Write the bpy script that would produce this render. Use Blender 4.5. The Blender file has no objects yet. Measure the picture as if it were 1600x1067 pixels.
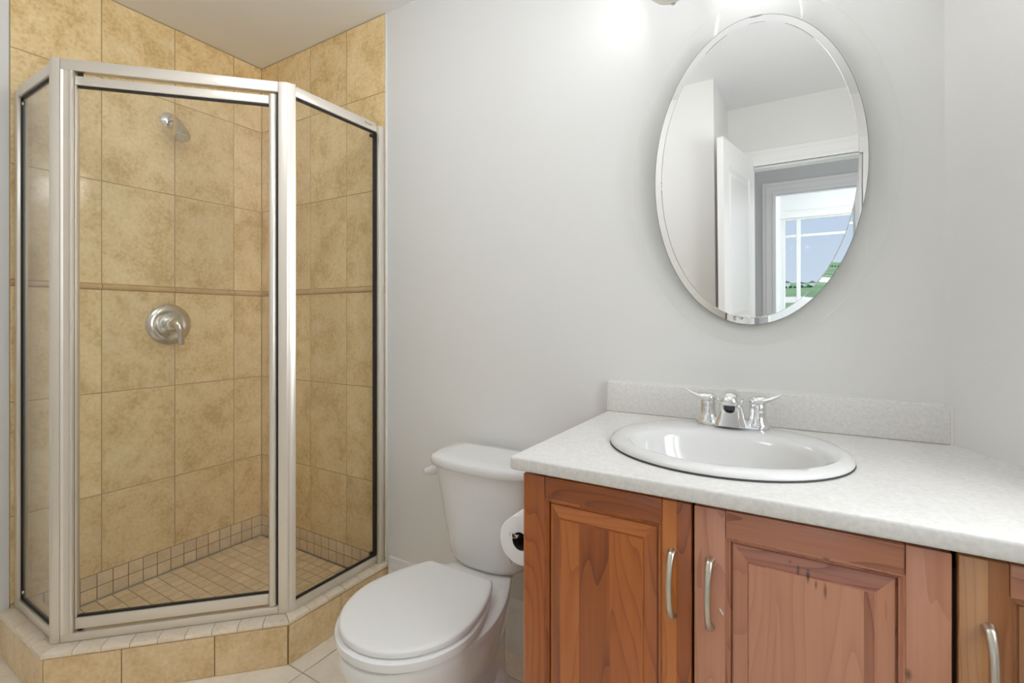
import bpy, bmesh, math, random
from mathutils import Vector, Matrix
random.seed(7)
PI = math.pi
SC = bpy.context.scene
COL = SC.collection

# ------------------------------------------------------------------ camera, world, exposure
CAM = (2.3342, -1.4344, 1.1394)
cd = bpy.data.cameras.new('camera'); cam = bpy.data.objects.new('camera', cd); COL.objects.link(cam)
cam.location = CAM
cam.rotation_euler = (PI / 2, 0, 0.5427)
cd.sensor_width = 36.0; cd.sensor_fit = 'HORIZONTAL'
cd.lens = 755.3 / 1600 * 36
cd.shift_y = -(533.5 - 499.4) / 1600
cd.clip_start = 0.01; cd.clip_end = 2000
SC.camera = cam
SC.view_settings.view_transform = 'Standard'
SC.view_settings.look = 'None'
SC.view_settings.gamma = 1.0
SC.view_settings.exposure = 1.32
SC.view_settings.use_curve_mapping = False
cy = SC.cycles
cy.max_bounces = 14; cy.diffuse_bounces = 12; cy.glossy_bounces = 6; cy.transmission_bounces = 6
cy.transparent_max_bounces = 16
cy.sample_clamp_indirect = 4.0
cy.caustics_reflective = False; cy.caustics_refractive = False

W = bpy.data.worlds.new('sky'); SC.world = W; W.use_nodes = True
wn = W.node_tree.nodes; wl = W.node_tree.links
wn.clear()
wo = wn.new('ShaderNodeOutputWorld'); wb = wn.new('ShaderNodeBackground')
wt = wn.new('ShaderNodeTexCoord'); ws = wn.new('ShaderNodeSeparateXYZ'); wr = wn.new('ShaderNodeValToRGB')
wl.new(wt.outputs['Generated'], ws.inputs[0]); wl.new(ws.outputs['Z'], wr.inputs[0])
wr.color_ramp.elements[0].position = 0.0; wr.color_ramp.elements[0].color = (0.70, 0.835, 1.0, 1)
wr.color_ramp.elements[1].position = 0.6; wr.color_ramp.elements[1].color = (0.34, 0.58, 1.0, 1)
wl.new(wr.outputs[0], wb.inputs[0]); wl.new(wb.outputs[0], wo.inputs[0])
wb.inputs[1].default_value = 0.40

def area_light(name, loc, rot, sx, sy, power, color=(1, 1, 1)):
    l = bpy.data.lights.new(name, 'AREA'); l.shape = 'RECTANGLE'; l.size = sx; l.size_y = sy
    l.energy = power; l.color = color
    o = bpy.data.objects.new(name, l); COL.objects.link(o); o.location = loc; o.rotation_euler = rot
    return o
# fill light through an added, unseen window in the angled right-hand wall
WINB = 7.6
area_light('added_window_fill', (2.606 + .85 * .4142 + .135 * .9102, -.85 * .9102 + .135 * .4142, 1.5), (PI / 2, 0, math.atan(0.455) + PI / 2), 0.78, 0.96, WINB, (0.94, 0.97, 1.0))
# added fill lamp at the far end of the hall
HALL = 11.0
BEDFILL = 24.0
area_light('hall_fill', (4.6, -2.9, 1.4), (0, PI / 2, 0), 1.6, 0.8, HALL, (0.95, 0.98, 1.0))
# added fill lamp by the right-hand bedroom wall, which has no window
area_light('bedroom_fill', (4.36, -5.0, 1.45), (0, PI / 2, 0), 1.5, 1.5, BEDFILL, (0.89, 0.95, 1.0))
sun_ = bpy.data.lights.new('sun', 'SUN'); sun_.energy = 0.8; sun_.angle = math.radians(0.5); sun_.color = (1.0, 0.96, 0.90)
sun_o = bpy.data.objects.new('sun', sun_); COL.objects.link(sun_o); sun_o.rotation_euler = Vector((0.45, -0.60, -0.66)).to_track_quat('-Z', 'Y').to_euler()   # from high behind the house, on the fields
LAMP = 15.5        # vanity shades, emission strength
DOME3 = 3.7  # emission strength of the added fill globe
SPOT = 8.0        # recessed ceiling spots

# ------------------------------------------------------------------ materials
def new_mat(name):
    m = bpy.data.materials.new(name); m.use_nodes = True
    nt = m.node_tree; b = nt.nodes['Principled BSDF']
    return m, nt, b
def pmat(name, col, rough=0.5, metal=0.0, spec=0.5, coat=0.0, bump=0.0, bscale=200.0, var=0.0, vscale=6.0):
    m, nt, b = new_mat(name)
    b.inputs['Base Color'].default_value = (*col, 1); b.inputs['Roughness'].default_value = rough
    b.inputs['Metallic'].default_value = metal; b.inputs['Specular IOR Level'].default_value = spec
    b.inputs['Coat Weight'].default_value = coat; b.inputs['Coat Roughness'].default_value = 0.05
    tc = nt.nodes.new('ShaderNodeTexCoord')
    if bump:
        n = nt.nodes.new('ShaderNodeTexNoise'); n.inputs['Scale'].default_value = bscale
        nt.links.new(tc.outputs['Object'], n.inputs['Vector'])
        bp = nt.nodes.new('ShaderNodeBump'); bp.inputs['Strength'].default_value = bump; bp.inputs['Distance'].default_value = 0.002
        nt.links.new(n.outputs['Fac'], bp.inputs['Height']); nt.links.new(bp.outputs[0], b.inputs['Normal'])
    if var:
        n = nt.nodes.new('ShaderNodeTexNoise'); n.inputs['Scale'].default_value = vscale; n.inputs['Detail'].default_value = 4
        nt.links.new(tc.outputs['Object'], n.inputs['Vector'])
        r = nt.nodes.new('ShaderNodeValToRGB')
        r.color_ramp.elements[0].position = 0.3; r.color_ramp.elements[1].position = 0.7
        r.color_ramp.elements[0].color = (*[c * (1 - var) for c in col], 1)
        r.color_ramp.elements[1].color = (*[min(1, c * (1 + var)) for c in col], 1)
        nt.links.new(n.outputs['Fac'], r.inputs[0]); nt.links.new(r.outputs[0], b.inputs['Base Color'])
    return m
def emat(name, col, strength):
    m = bpy.data.materials.new(name); m.use_nodes = True; nt = m.node_tree; nt.nodes.clear()
    o = nt.nodes.new('ShaderNodeOutputMaterial'); e = nt.nodes.new('ShaderNodeEmission')
    e.inputs[0].default_value = (*col, 1); e.inputs[1].default_value = strength
    nt.links.new(e.outputs[0], o.inputs[0]); return m
def stone_mat(name, c0, c1, c2, rough, scale=7.0, island=0.10, bump=0.05, coat=0.0):
    """mottled glazed ceramic; every tile (mesh island) gets its own shift of the clouding"""
    m, nt, b = new_mat(name); N = nt.nodes; L = nt.links
    tc = N.new('ShaderNodeTexCoord'); geo = N.new('ShaderNodeNewGeometry')
    off = N.new('ShaderNodeVectorMath'); off.operation = 'SCALE'; off.inputs[0].default_value = (17, 31, 23)
    L.new(geo.outputs['Random Per Island'], off.inputs['Scale'])
    ad = N.new('ShaderNodeVectorMath'); ad.operation = 'ADD'
    L.new(tc.outputs['Object'], ad.inputs[0]); L.new(off.outputs[0], ad.inputs[1])
    n1 = N.new('ShaderNodeTexNoise'); n1.inputs['Scale'].default_value = scale; n1.inputs['Detail'].default_value = 7; n1.inputs['Roughness'].default_value = 0.62
    n1.inputs['Distortion'].default_value = 0.4
    n2 = N.new('ShaderNodeTexNoise'); n2.inputs['Scale'].default_value = scale * 9; n2.inputs['Detail'].default_value = 4
    L.new(ad.outputs[0], n1.inputs['Vector']); L.new(ad.outputs[0], n2.inputs['Vector'])
    mx = N.new('ShaderNodeMath'); mx.operation = 'MULTIPLY_ADD'; mx.inputs[1].default_value = 0.55
    L.new(n2.outputs['Fac'], mx.inputs[0]); L.new(n1.outputs['Fac'], mx.inputs[2])
    sb = N.new('ShaderNodeMath'); sb.operation = 'SUBTRACT'; sb.inputs[1].default_value = 0.275; L.new(mx.outputs[0], sb.inputs[0])
    r = N.new('ShaderNodeValToRGB'); e = r.color_ramp.elements
    e[0].position = 0.30; e[0].color = (*c0, 1); e[1].position = 0.72; e[1].color = (*c2, 1)
    k = e.new(0.5); k.color = (*c1, 1)
    L.new(sb.outputs[0], r.inputs[0])
    hs = N.new('ShaderNodeHueSaturation')
    mr = N.new('ShaderNodeMapRange'); mr.inputs['To Min'].default_value = 1 - island; mr.inputs['To Max'].default_value = 1 + island * 0.6
    L.new(geo.outputs['Random Per Island'], mr.inputs['Value']); L.new(mr.outputs[0], hs.inputs['Value'])
    L.new(r.outputs[0], hs.inputs['Color']); L.new(hs.outputs[0], b.inputs['Base Color'])
    b.inputs['Roughness'].default_value = rough; b.inputs['Coat Weight'].default_value = coat
    bp = N.new('ShaderNodeBump'); bp.inputs['Strength'].default_value = bump; bp.inputs['Distance'].default_value = 0.002
    L.new(n1.outputs['Fac'], bp.inputs['Height']); L.new(bp.outputs[0], b.inputs['Normal'])
    return m
def wood_mat(name, axis, cols, board, seed, rough=0.28, stains=()):
    """cherry: long grain along `axis`, glued boards of width `board` across it"""
    m, nt, b = new_mat(name); N = nt.nodes; L = nt.links
    tc = N.new('ShaderNodeTexCoord')
    sp = N.new('ShaderNodeSeparateXYZ'); L.new(tc.outputs['Object'], sp.inputs[0])
    cm = N.new('ShaderNodeCombineXYZ')      # (across, depth, along)
    ac, al = ('X', 'Z') if axis == 'Z' else ('Z', 'X')
    L.new(sp.outputs[ac], cm.inputs[0]); L.new(sp.outputs['Y'], cm.inputs[1]); L.new(sp.outputs[al], cm.inputs[2])
    # board index
    dv = N.new('ShaderNodeMath'); dv.operation = 'DIVIDE'; dv.inputs[1].default_value = board; L.new(sp.outputs[ac], dv.inputs[0])
    a2 = N.new('ShaderNodeMath'); a2.operation = 'ADD'; a2.inputs[1].default_value = seed * 3.37; L.new(dv.outputs[0], a2.inputs[0])
    fl = N.new('ShaderNodeMath'); fl.operation = 'FLOOR'; L.new(a2.outputs[0], fl.inputs[0])
    geo = N.new('ShaderNodeNewGeometry')
    a3 = N.new('ShaderNodeMath'); a3.operation = 'MULTIPLY_ADD'; a3.inputs[1].default_value = 37.0
    L.new(geo.outputs['Random Per Island'], a3.inputs[0]); L.new(fl.outputs[0], a3.inputs[2])
    wn_ = N.new('ShaderNodeTexWhiteNoise'); wn_.noise_dimensions = '1D'; L.new(a3.outputs[0], wn_.inputs['W'])
    # grain coordinates
    offs = N.new('ShaderNodeVectorMath'); offs.operation = 'SCALE'; offs.inputs[0].default_value = (3.1, 0, 9.7); L.new(wn_.outputs['Value'], offs.inputs['Scale'])
    ad = N.new('ShaderNodeVectorMath'); ad.operation = 'ADD'; L.new(cm.outputs[0], ad.inputs[0]); L.new(offs.outputs[0], ad.inputs[1])
    mp = N.new('ShaderNodeMapping'); mp.inputs['Scale'].default_value = (6.0, 6.0, 0.85); mp.inputs['Location'].default_value = (seed, seed * .3, seed * 2.1)
    L.new(ad.outputs[0], mp.inputs[0])
    big = N.new('ShaderNodeTexNoise'); big.inputs['Scale'].default_value = 1.0; big.inputs['Detail'].default_value = 2; L.new(mp.outputs[0], big.inputs['Vector'])
    rg = N.new('ShaderNodeMath'); rg.operation = 'MULTIPLY'; rg.inputs[1].default_value = 26.0; L.new(big.outputs['Fac'], rg.inputs[0])
    fr = N.new('ShaderNodeMath'); fr.operation = 'FRACT'; L.new(rg.outputs[0], fr.inputs[0])
    pw = N.new('ShaderNodeMath'); pw.operation = 'POWER'; pw.inputs[1].default_value = 5.0; L.new(fr.outputs[0], pw.inputs[0])
    mp2 = N.new('ShaderNodeMapping'); mp2.inputs['Scale'].default_value = (160, 160, 5); L.new(ad.outputs[0], mp2.inputs[0])
    fine = N.new('ShaderNodeTexNoise'); fine.inputs['Scale'].default_value = 1.0; fine.inputs['Detail'].default_value = 3; L.new(mp2.outputs[0], fine.inputs['Vector'])
    # tone = .55*board + .35*big + .25*fine
    t1 = N.new('ShaderNodeMath'); t1.operation = 'MULTIPLY'; t1.inputs[1].default_value = 0.42; L.new(wn_.outputs['Value'], t1.inputs[0])
    t2 = N.new('ShaderNodeMath'); t2.operation = 'MULTIPLY_ADD'; t2.inputs[1].default_value = 0.55; L.new(big.outputs['Fac'], t2.inputs[0]); L.new(t1.outputs[0], t2.inputs[2])
    t3 = N.new('ShaderNodeMath'); t3.operation = 'MULTIPLY_ADD'; t3.inputs[1].default_value = 0.22; L.new(fine.outputs['Fac'], t3.inputs[0]); L.new(t2.outputs[0], t3.inputs[2])
    t4 = N.new('ShaderNodeMath'); t4.operation = 'MULTIPLY_ADD'; t4.inputs[1].default_value = -0.20; L.new(pw.outputs[0], t4.inputs[0]); L.new(t3.outputs[0], t4.inputs[2])
    r = N.new('ShaderNodeValToRGB'); e = r.color_ramp.elements
    e[0].position = 0.26; e[0].color = (*cols[0], 1); e[1].position = 0.90; e[1].color = (*cols[2], 1)
    k = e.new(0.55); k.color = (*cols[1], 1)
    L.new(t4.outputs[0], r.inputs[0])
    # small dark knots
    mp3 = N.new('ShaderNodeMapping'); mp3.inputs['Scale'].default_value = (9, 9, 5); mp3.inputs['Location'].default_value = (seed * 1.7, 0, seed); L.new(cm.outputs[0], mp3.inputs[0])
    vo = N.new('ShaderNodeTexVoronoi'); vo.inputs['Scale'].default_value = 1.0; vo.inputs['Randomness'].default_value = 1.0; L.new(mp3.outputs[0], vo.inputs['Vector'])
    kr = N.new('ShaderNodeValToRGB'); kr.color_ramp.elements[0].position = 0.012; kr.color_ramp.elements[0].color = (0.12, .12, .12, 1)
    kr.color_ramp.elements[1].position = 0.055; kr.color_ramp.elements[1].color = (1, 1, 1, 1); L.new(vo.outputs['Distance'], kr.inputs[0])
    mm = N.new('ShaderNodeMix'); mm.data_type = 'RGBA'; mm.blend_type = 'MULTIPLY'; mm.inputs['Factor'].default_value = 0.8
    L.new(r.outputs[0], mm.inputs[6]); L.new(kr.outputs[0], mm.inputs[7])
    last = mm.outputs[2]
    for sx_, sz_, w_, h_, d_ in stains:      # dark water marks with a place and shape of their own
        ms = N.new('ShaderNodeMapping'); ms.inputs['Location'].default_value = (-sx_ / w_, 0, -sz_ / h_); ms.inputs['Scale'].default_value = (1 / w_, 0, 1 / h_)
        L.new(tc.outputs['Object'], ms.inputs[0])
        ln = N.new('ShaderNodeVectorMath'); ln.operation = 'LENGTH'; L.new(ms.outputs[0], ln.inputs[0])
        wb_ = N.new('ShaderNodeMath'); wb_.operation = 'MULTIPLY_ADD'; wb_.inputs[1].default_value = 0.9; L.new(fine.outputs['Fac'], wb_.inputs[0]); L.new(ln.outputs['Value'], wb_.inputs[2])
        rs = N.new('ShaderNodeValToRGB'); rs.color_ramp.elements[0].position = 0.55; rs.color_ramp.elements[0].color = (d_, d_, d_ * 1.1, 1)
        rs.color_ramp.elements[1].position = 1.0; rs.color_ramp.elements[1].color = (1, 1, 1, 1); L.new(wb_.outputs[0], rs.inputs[0])
        mq = N.new('ShaderNodeMix'); mq.data_type = 'RGBA'; mq.blend_type = 'MULTIPLY'; mq.inputs['Factor'].default_value = 1.0
        L.new(last, mq.inputs[6]); L.new(rs.outputs[0], mq.inputs[7]); last = mq.outputs[2]
    L.new(last, b.inputs['Base Color'])
    b.inputs['Roughness'].default_value = rough; b.inputs['Coat Weight'].default_value = 0.45; b.inputs['Coat Roughness'].default_value = 0.14
    bp = N.new('ShaderNodeBump'); bp.inputs['Strength'].default_value = 0.05; bp.inputs['Distance'].default_value = 0.001
    L.new(fine.outputs['Fac'], bp.inputs['Height']); L.new(bp.outputs[0], b.inputs['Normal'])
    return m
def glass_mat(name, tint, refl=1.0, haze=0.0):
    """thin clear sheet: what it does not reflect passes straight through, slightly tinted"""
    m = bpy.data.materials.new(name); m.use_nodes = True; nt = m.node_tree; N = nt.nodes; L = nt.links; N.clear()
    o = N.new('ShaderNodeOutputMaterial'); mix = N.new('ShaderNodeMixShader')
    tr = N.new('ShaderNodeBsdfTransparent'); tr.inputs[0].default_value = (*tint, 1)
    gl = N.new('ShaderNodeBsdfGlossy'); gl.inputs['Roughness'].default_value = 0.0
    lw = N.new('ShaderNodeLayerWeight'); lw.inputs['Blend'].default_value = 0.5
    p = N.new('ShaderNodeMath'); p.operation = 'POWER'; p.inputs[1].default_value = 5.0; L.new(lw.outputs['Facing'], p.inputs[0])
    q = N.new('ShaderNodeMath'); q.operation = 'MULTIPLY_ADD'; q.inputs[1].default_value = 0.9 * refl; q.inputs[2].default_value = 0.042 * refl; L.new(p.outputs[0], q.inputs[0])
    L.new(q.outputs[0], mix.inputs[0]); L.new(tr.outputs[0], mix.inputs[1]); L.new(gl.outputs[0], mix.inputs[2])
    last = mix
    if haze:
        d = N.new('ShaderNodeBsdfDiffuse'); d.inputs[0].default_value = (0.85, 0.84, 0.80, 1)
        m2 = N.new('ShaderNodeMixShader'); m2.inputs[0].default_value = haze
        L.new(mix.outputs[0], m2.inputs[1]); L.new(d.outputs[0], m2.inputs[2]); last = m2
    L.new(last.outputs[0], o.inputs[0]); return m

WALL = pmat('wall_paint', (0.755, 0.75, 0.73), 0.55, bump=0.04, bscale=260, spec=0.3)
CEIL = pmat('ceiling_paint', (0.82, 0.825, 0.835), 0.7, spec=0.2)
HALLP = pmat('hall_paint', (0.56, 0.56, 0.56), 0.6)
WHITE = pmat('white_trim_paint', (0.80, 0.80, 0.79), 0.3)
TILE = stone_mat('beige_wall_tile', (0.66, 0.465, 0.20), (0.83, 0.63, 0.33), (0.91, 0.745, 0.455), 0.14, 9.0, 0.06, 0.015)
TRIMT = stone_mat('beige_pencil_tile', (0.58, 0.38, 0.17), (0.65, 0.44, 0.21), (0.70, 0.50, 0.27), 0.18, 10, 0.05)
CURBT = stone_mat('beige_curb_tile', (0.66, 0.475, 0.245), (0.78, 0.59, 0.34), (0.85, 0.69, 0.44), 0.25, 9, 0.08)
MOSAIC = stone_mat('beige_mosaic_tile', (0.66, 0.51, 0.31), (0.76, 0.60, 0.385), (0.82, 0.67, 0.45), 0.45, 14, 0.10)
FLOORT = stone_mat('cream_floor_tile', (0.82, 0.745, 0.63), (0.89, 0.825, 0.715), (0.92, 0.87, 0.78), 0.35, 6, 0.05)
CAPT = stone_mat('cream_cap_tile', (0.74, 0.62, 0.46), (0.83, 0.72, 0.57), (0.87, 0.79, 0.66), 0.3, 12, 0.05)
GROUT = pmat('beige_grout', (0.34, 0.24, 0.115), 0.9)
GROUTD = pmat('brown_grout', (0.22, 0.155, 0.08), 0.9)
GROUTF = pmat('tan_floor_grout', (0.36, 0.26, 0.15), 0.9)
FRAME = pmat('satin_silver_frame', (0.80, 0.745, 0.66), 0.36, metal=0.6)
GASKET = pmat('black_gasket', (0.012, 0.011, 0.010), 0.5)
GLASS = glass_mat('shower_glass', (0.992, 0.995, 0.980), 0.9, 0.012)
GLASSM = glass_mat('clear_mirror_plate', (0.995, 0.997, 0.995), 0.35, 0.06)
WGLASS = glass_mat('window_glass', (0.99, 0.99, 0.99), 0.15)
CHROME = pmat('chrome', (0.83, 0.83, 0.83), 0.06, metal=1.0)
NICKEL = pmat('brushed_nickel', (0.66, 0.62, 0.56), 0.20, metal=1.0)
PULLM = pmat('satin_pull_metal', (0.62, 0.57, 0.49), 0.30, metal=1.0)
PORC = pmat('white_porcelain', (0.80, 0.80, 0.79), 0.10, coat=0.3)
SINKP = pmat('sink_porcelain', (0.72, 0.715, 0.70), 0.10, coat=0.3)
PLAST = pmat('white_seat_plastic', (0.82, 0.82, 0.81), 0.22)
PAPER = pmat('white_paper', (0.86, 0.86, 0.86), 0.9, bump=0.2, bscale=300)
CARD = pmat('dark_roll_hole', (0.05, 0.045, 0.04), 0.9)  # for the core and the plug painted as the hole's shade
COUNTER = pmat('grey_laminate', (0.74, 0.725, 0.695), 0.36, var=0.075, vscale=130)
SEAL = pmat('dark_sealant', (0.05, 0.048, 0.045), 0.6)
CAULK = pmat('white_caulk', (0.78, 0.77, 0.74), 0.5)
MIRROR = pmat('mirror_silver', (0.85, 0.85, 0.835), 0.0, metal=1.0)
LAMPG = emat('lit_opal_glass', (0.97, 0.98, 1.0), LAMP)
DOMEG3 = emat('fill_globe_glass', (0.90, 0.95, 1.0), DOME3)
SPOTG = emat('lit_spot_lens', (1.0, 0.97, 0.93), SPOT)
c_or = [(0.20, 0.040, 0.005), (0.41, 0.108, 0.014), (0.56, 0.19, 0.038)]
c_pk = [(0.24, 0.075, 0.036), (0.47, 0.195, 0.112), (0.60, 0.29, 0.175)]
c_lt = [(0.28, 0.10, 0.03), (0.43, 0.19, 0.075), (0.58, 0.32, 0.15)]
WOODS = {'or': (wood_mat('cherry_orange_upright', 'Z', c_or, 0.06, 1.3), wood_mat('cherry_orange_level', 'X', c_or, 0.3, 2.1)),
         'pk': (wood_mat('cherry_rose_upright', 'Z', c_pk, 0.11, 3.7), wood_mat('cherry_rose_level', 'X', c_pk, 0.3, 4.4)),
         'lt': (wood_mat('cherry_honey_upright', 'Z', c_lt, 0.09, 6.2), wood_mat('cherry_honey_level', 'X', c_pk, 0.3, 5.9))}
MARKS = [(2.327 - 2.35, .756, .0045, .020, .35), (2.340 - 2.35, .750, .0055, .022, .22), (2.350 - 2.35, .742, .0050, .018, .28), (2.362 - 2.35, .735, .0045, .024, .45), (2.316 - 2.35, .765, .006, .008, .5)]
STAINV = wood_mat('cherry_rose_panel_upright', 'Z', c_pk, 0.11, 3.7, stains=MARKS); STAINH = wood_mat('cherry_rose_panel_level', 'X', c_pk, 0.3, 4.4, stains=MARKS)
DARKW = pmat('dark_cabinet_inside', (0.05, 0.025, 0.012), 0.7)
GRASS = pmat('grass', (0.36, 0.50, 0.20), 0.9, var=0.3, vscale=0.05)
HOUSEW = pmat('white_siding', (0.85, 0.85, 0.83), 0.7)
ROOFM = pmat('grey_shingles', (0.22, 0.24, 0.27), 0.8)
LEAF = pmat('dark_leaves', (0.05, 0.16, 0.06), 0.9)

# ------------------------------------------------------------------ mesh helpers
def bmn(): return bmesh.new()
def face(bm, vs, mi=0):
    try:
        f = bm.faces.new(vs); f.material_index = mi; return f
    except ValueError: return None
def box(bm, x0, x1, y0, y1, z0, z1, mi=0, r=0.0, seg=2):
    x0, x1 = min(x0, x1), max(x0, x1); y0, y1 = min(y0, y1), max(y0, y1)
    v = [bm.verts.new((x, y, z)) for z in (z0, z1) for x, y in ((x0, y0), (x1, y0), (x1, y1), (x0, y1))]
    fs = [face(bm, [v[i] for i in q], mi) for q in ((3, 2, 1, 0), (4, 5, 6, 7), (0, 1, 5, 4), (1, 2, 6, 5), (2, 3, 7, 6), (3, 0, 4, 7))]
    if r:
        ed = list({e for f in fs for e in f.edges})
        bmesh.ops.bevel(bm, geom=ed, offset=r, segments=seg, profile=0.5, affect='EDGES')
def prism(bm, poly, z0, z1, mi=0, r=0.0, seg=2):
    """poly: counter-clockwise plan outline"""
    a = [bm.verts.new((x, y, z0)) for x, y in poly]; b = [bm.verts.new((x, y, z1)) for x, y in poly]
    n = len(poly); fs = [face(bm, a[::-1], mi), face(bm, b, mi)]
    for i in range(n): fs.append(face(bm, (a[i], a[(i + 1) % n], b[(i + 1) % n], b[i]), mi))
    if r:
        ed = list({e for f in fs for e in f.edges})
        bmesh.ops.bevel(bm, geom=ed, offset=r, segments=seg, profile=0.5, affect='EDGES')
def bar(bm, p, q, z0, z1, half, mi=0, r=0.0, t0=None, t1=None):
    """upright-sided bar along the plan line p-q, `half` to each side"""
    p = Vector((p[0], p[1])); q = Vector((q[0], q[1])); d = (q - p).normalized(); n = Vector((d.y, -d.x))
    a = half if t0 is None else t0; b = half if t1 is None else t1
    prism(bm, [tuple(p + n * a), tuple(q + n * a), tuple(q - n * b), tuple(p - n * b)], z0, z1, mi, r)
def loft(bm, rings, cap0=True, cap1=True, mi=0, closed=True):
    vs = [[bm.verts.new(p) for p in r] for r in rings]; n = len(rings[0])
    for a, b in zip(vs, vs[1:]):
        for i in range(n if closed else n - 1):
            face(bm, (a[i], a[(i + 1) % n], b[(i + 1) % n], b[i]), mi)
    if cap0: face(bm, vs[0][::-1], mi)
    if cap1: face(bm, vs[-1], mi)
    return vs
def basis(ax):
    ax = Vector(ax).normalized(); u = ax.orthogonal().normalized(); return ax, u, ax.cross(u)
def lathe(bm, c, ax, prof, n=32, mi=0, caps=True, u=None, sc=(1, 1)):
    """prof: (distance along axis, radius)"""
    ax, uu, w = basis(ax); c = Vector(c)
    if u is not None: uu = Vector(u).normalized(); w = ax.cross(uu)
    rings = [[c + ax * h + (uu * math.cos(2 * PI * i / n) * sc[0] + w * math.sin(2 * PI * i / n) * sc[1]) * max(r, 1e-4) for i in range(n)] for h, r in prof]
    loft(bm, rings, caps, caps, mi)
def tube(bm, pts, rad, n=12, mi=0, caps=True, flat=1.0, up=None):
    pts = [Vector(p) for p in pts]
    if not isinstance(rad, (list, tuple)): rad = [rad] * len(pts)
    rings = []; pu = None
    for i, p in enumerate(pts):
        t = (pts[min(i + 1, len(pts) - 1)] - pts[max(i - 1, 0)]).normalized()
        if pu is None: pu = (Vector(up) if up else t.orthogonal())
        pu = (pu - t * pu.dot(t)).normalized(); w = t.cross(pu)
        rings.append([p + (pu * math.cos(2 * PI * k / n) + w * math.sin(2 * PI * k / n) * flat) * rad[i] for k in range(n)])
    loft(bm, rings, caps, caps, mi)
def spline(P, m=8):
    P = [Vector(p) for p in P]; out = []
    for i in range(len(P) - 1):
        a = P[max(i - 1, 0)]; b = P[i]; c = P[i + 1]; d = P[min(i + 2, len(P) - 1)]
        for k in range(m):
            t = k / m
            out.append(0.5 * ((2 * b) + (c - a) * t + (2 * a - 5 * b + 4 * c - d) * t * t + (3 * b - a - 3 * c + d) * t ** 3))
    out.append(P[-1]); return out
def resample(P, n):
    L = [0.0]
    for a, b in zip(P, P[1:]): L.append(L[-1] + (b - a).length)
    out = []; j = 0
    for i in range(n):
        s = L[-1] * i / (n - 1)
        while j < len(P) - 2 and L[j + 1] < s: j += 1
        d = L[j + 1] - L[j]; out.append(P[j].lerp(P[j + 1], 0 if d == 0 else (s - L[j]) / d))
    return out
def obj(name, bm, mats, parent=None, smooth=35, rv=True):
    """one mesh object; world-space vertices are re-based onto the parent's place"""
    me = bpy.data.meshes.new(name)
    off = Vector((0, 0, 0)); p = parent
    while p is not None: off += p.location; p = p.parent
    for v in bm.verts: v.co -= off
    if rv: bmesh.ops.recalc_face_normals(bm, faces=bm.faces)
    bm.to_mesh(me); bm.free()
    for m in (mats if isinstance(mats, (list, tuple)) else [mats]): me.materials.append(m)
    if smooth:
        for f in me.polygons: f.use_smooth = True
        me.set_sharp_from_angle(angle=math.radians(smooth))
    o = bpy.data.objects.new(name, me); COL.objects.link(o)
    if parent is not None: o.parent = parent
    return o
def thing(name, label, cat, loc, group=None):
    o = bpy.data.objects.new(name, None); o.empty_display_size = 0.05; COL.objects.link(o)
    o.location = loc; o['label'] = label; o['category'] = cat
    if group: o['group'] = group
    return o
def tag(o, label, cat, group=None):
    o['label'] = label; o['category'] = cat
    if group: o['group'] = group
    return o
def struct(name, bm, m, parent=None, smooth=0):
    o = obj(name, bm, m, parent, smooth)
    if parent is None: o['kind'] = 'structure'
    return o
def tile(bm, o, u, v, n, w, h, th, mi=0, ins=0.0012):
    """one tile: rectangle w x h from corner o along u, v, raised by th along n, with eased edges"""
    o, u, v, n = Vector(o), Vector(u), Vector(v), Vector(n)
    base = [o, o + u * w, o + u * w + v * h, o + v * h]
    c1 = [b + n * (th - ins * .6) for b in base]
    c2 = [o + u * ins + v * ins, o + u * (w - ins) + v * ins, o + u * (w - ins) + v * (h - ins), o + u * ins + v * (h - ins)]
    c2 = [b + n * th for b in c2]
    loft(bm, [base, c1, c2], False, True, mi)

# ------------------------------------------------------------------ room shell
CZ = 2.397; SF = 0.062; CT = 0.149
TA, TB = 0.006, -0.006            # tile faces on the left wall (x) and the back wall (y)
WX, WK = 2.606, 0.455             # right-hand angled wall: x = WX - WK*y
BW = -2.24                        # wall with the bathroom door
JX, JY = 1.895, -1.635            # corner of the wall jog behind the camera
def wcx(y): return WX - WK * y

bm = bmn(); box(bm, -0.12, 4.6, -0.0 + 0.12, BW - 0.10, -0.06, -0.006); f_ = struct('floor', bm, GROUTF)
bm = bmn()
T = 0.33
for i in range(-3, 12):
    for j in range(-7, 3):
        x0 = 0.950 + i * T; y0 = -0.447 + j * T
        xa, xb = max(x0 + .002, 0.0), min(x0 + T - .002, 3.6); ya, yb = max(y0 + .002, BW), min(y0 + T - .002, 0.0)
        if xb - xa < .02 or yb - ya < .02: continue
        tile(bm, (xa, ya, -0.0062), (1, 0, 0), (0, 1, 0), (0, 0, 1), xb - xa, yb - ya, 0.0062)
obj('floor_tiles', bm, FLOORT, f_, 30)
bm = bmn(); box(bm, -0.12, 4.6, 0.12, BW - 0.10, CZ, CZ + 0.08); struct('ceiling', bm, CEIL)
bm = bmn(); box(bm, -0.12, 4.4, 0, 0.12, -0.006, CZ); wall_back = struct('wall_back', bm, WALL)
bm = bmn(); box(bm, -0.12, 0, JY, 0, -0.006, CZ); wall_left = struct('wall_left', bm, WALL)
bm = bmn()      # angled wall with an added, unseen window for fill light (its own axes: y runs along the wall)
qa, qb, qz0, qz1 = -1.26, -.44, 1.00, 2.00
box(bm, 0, .12, qb, 0, -.006, CZ); box(bm, 0, .12, -2.62, qa, -.006, CZ); box(bm, 0, .12, qa, qb, -.006, qz0); box(bm, 0, .12, qa, qb, qz1, CZ)
def turned(o): o.location = (WX, 0, 0); o.rotation_euler = (0, 0, math.atan(WK)); return o
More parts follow.
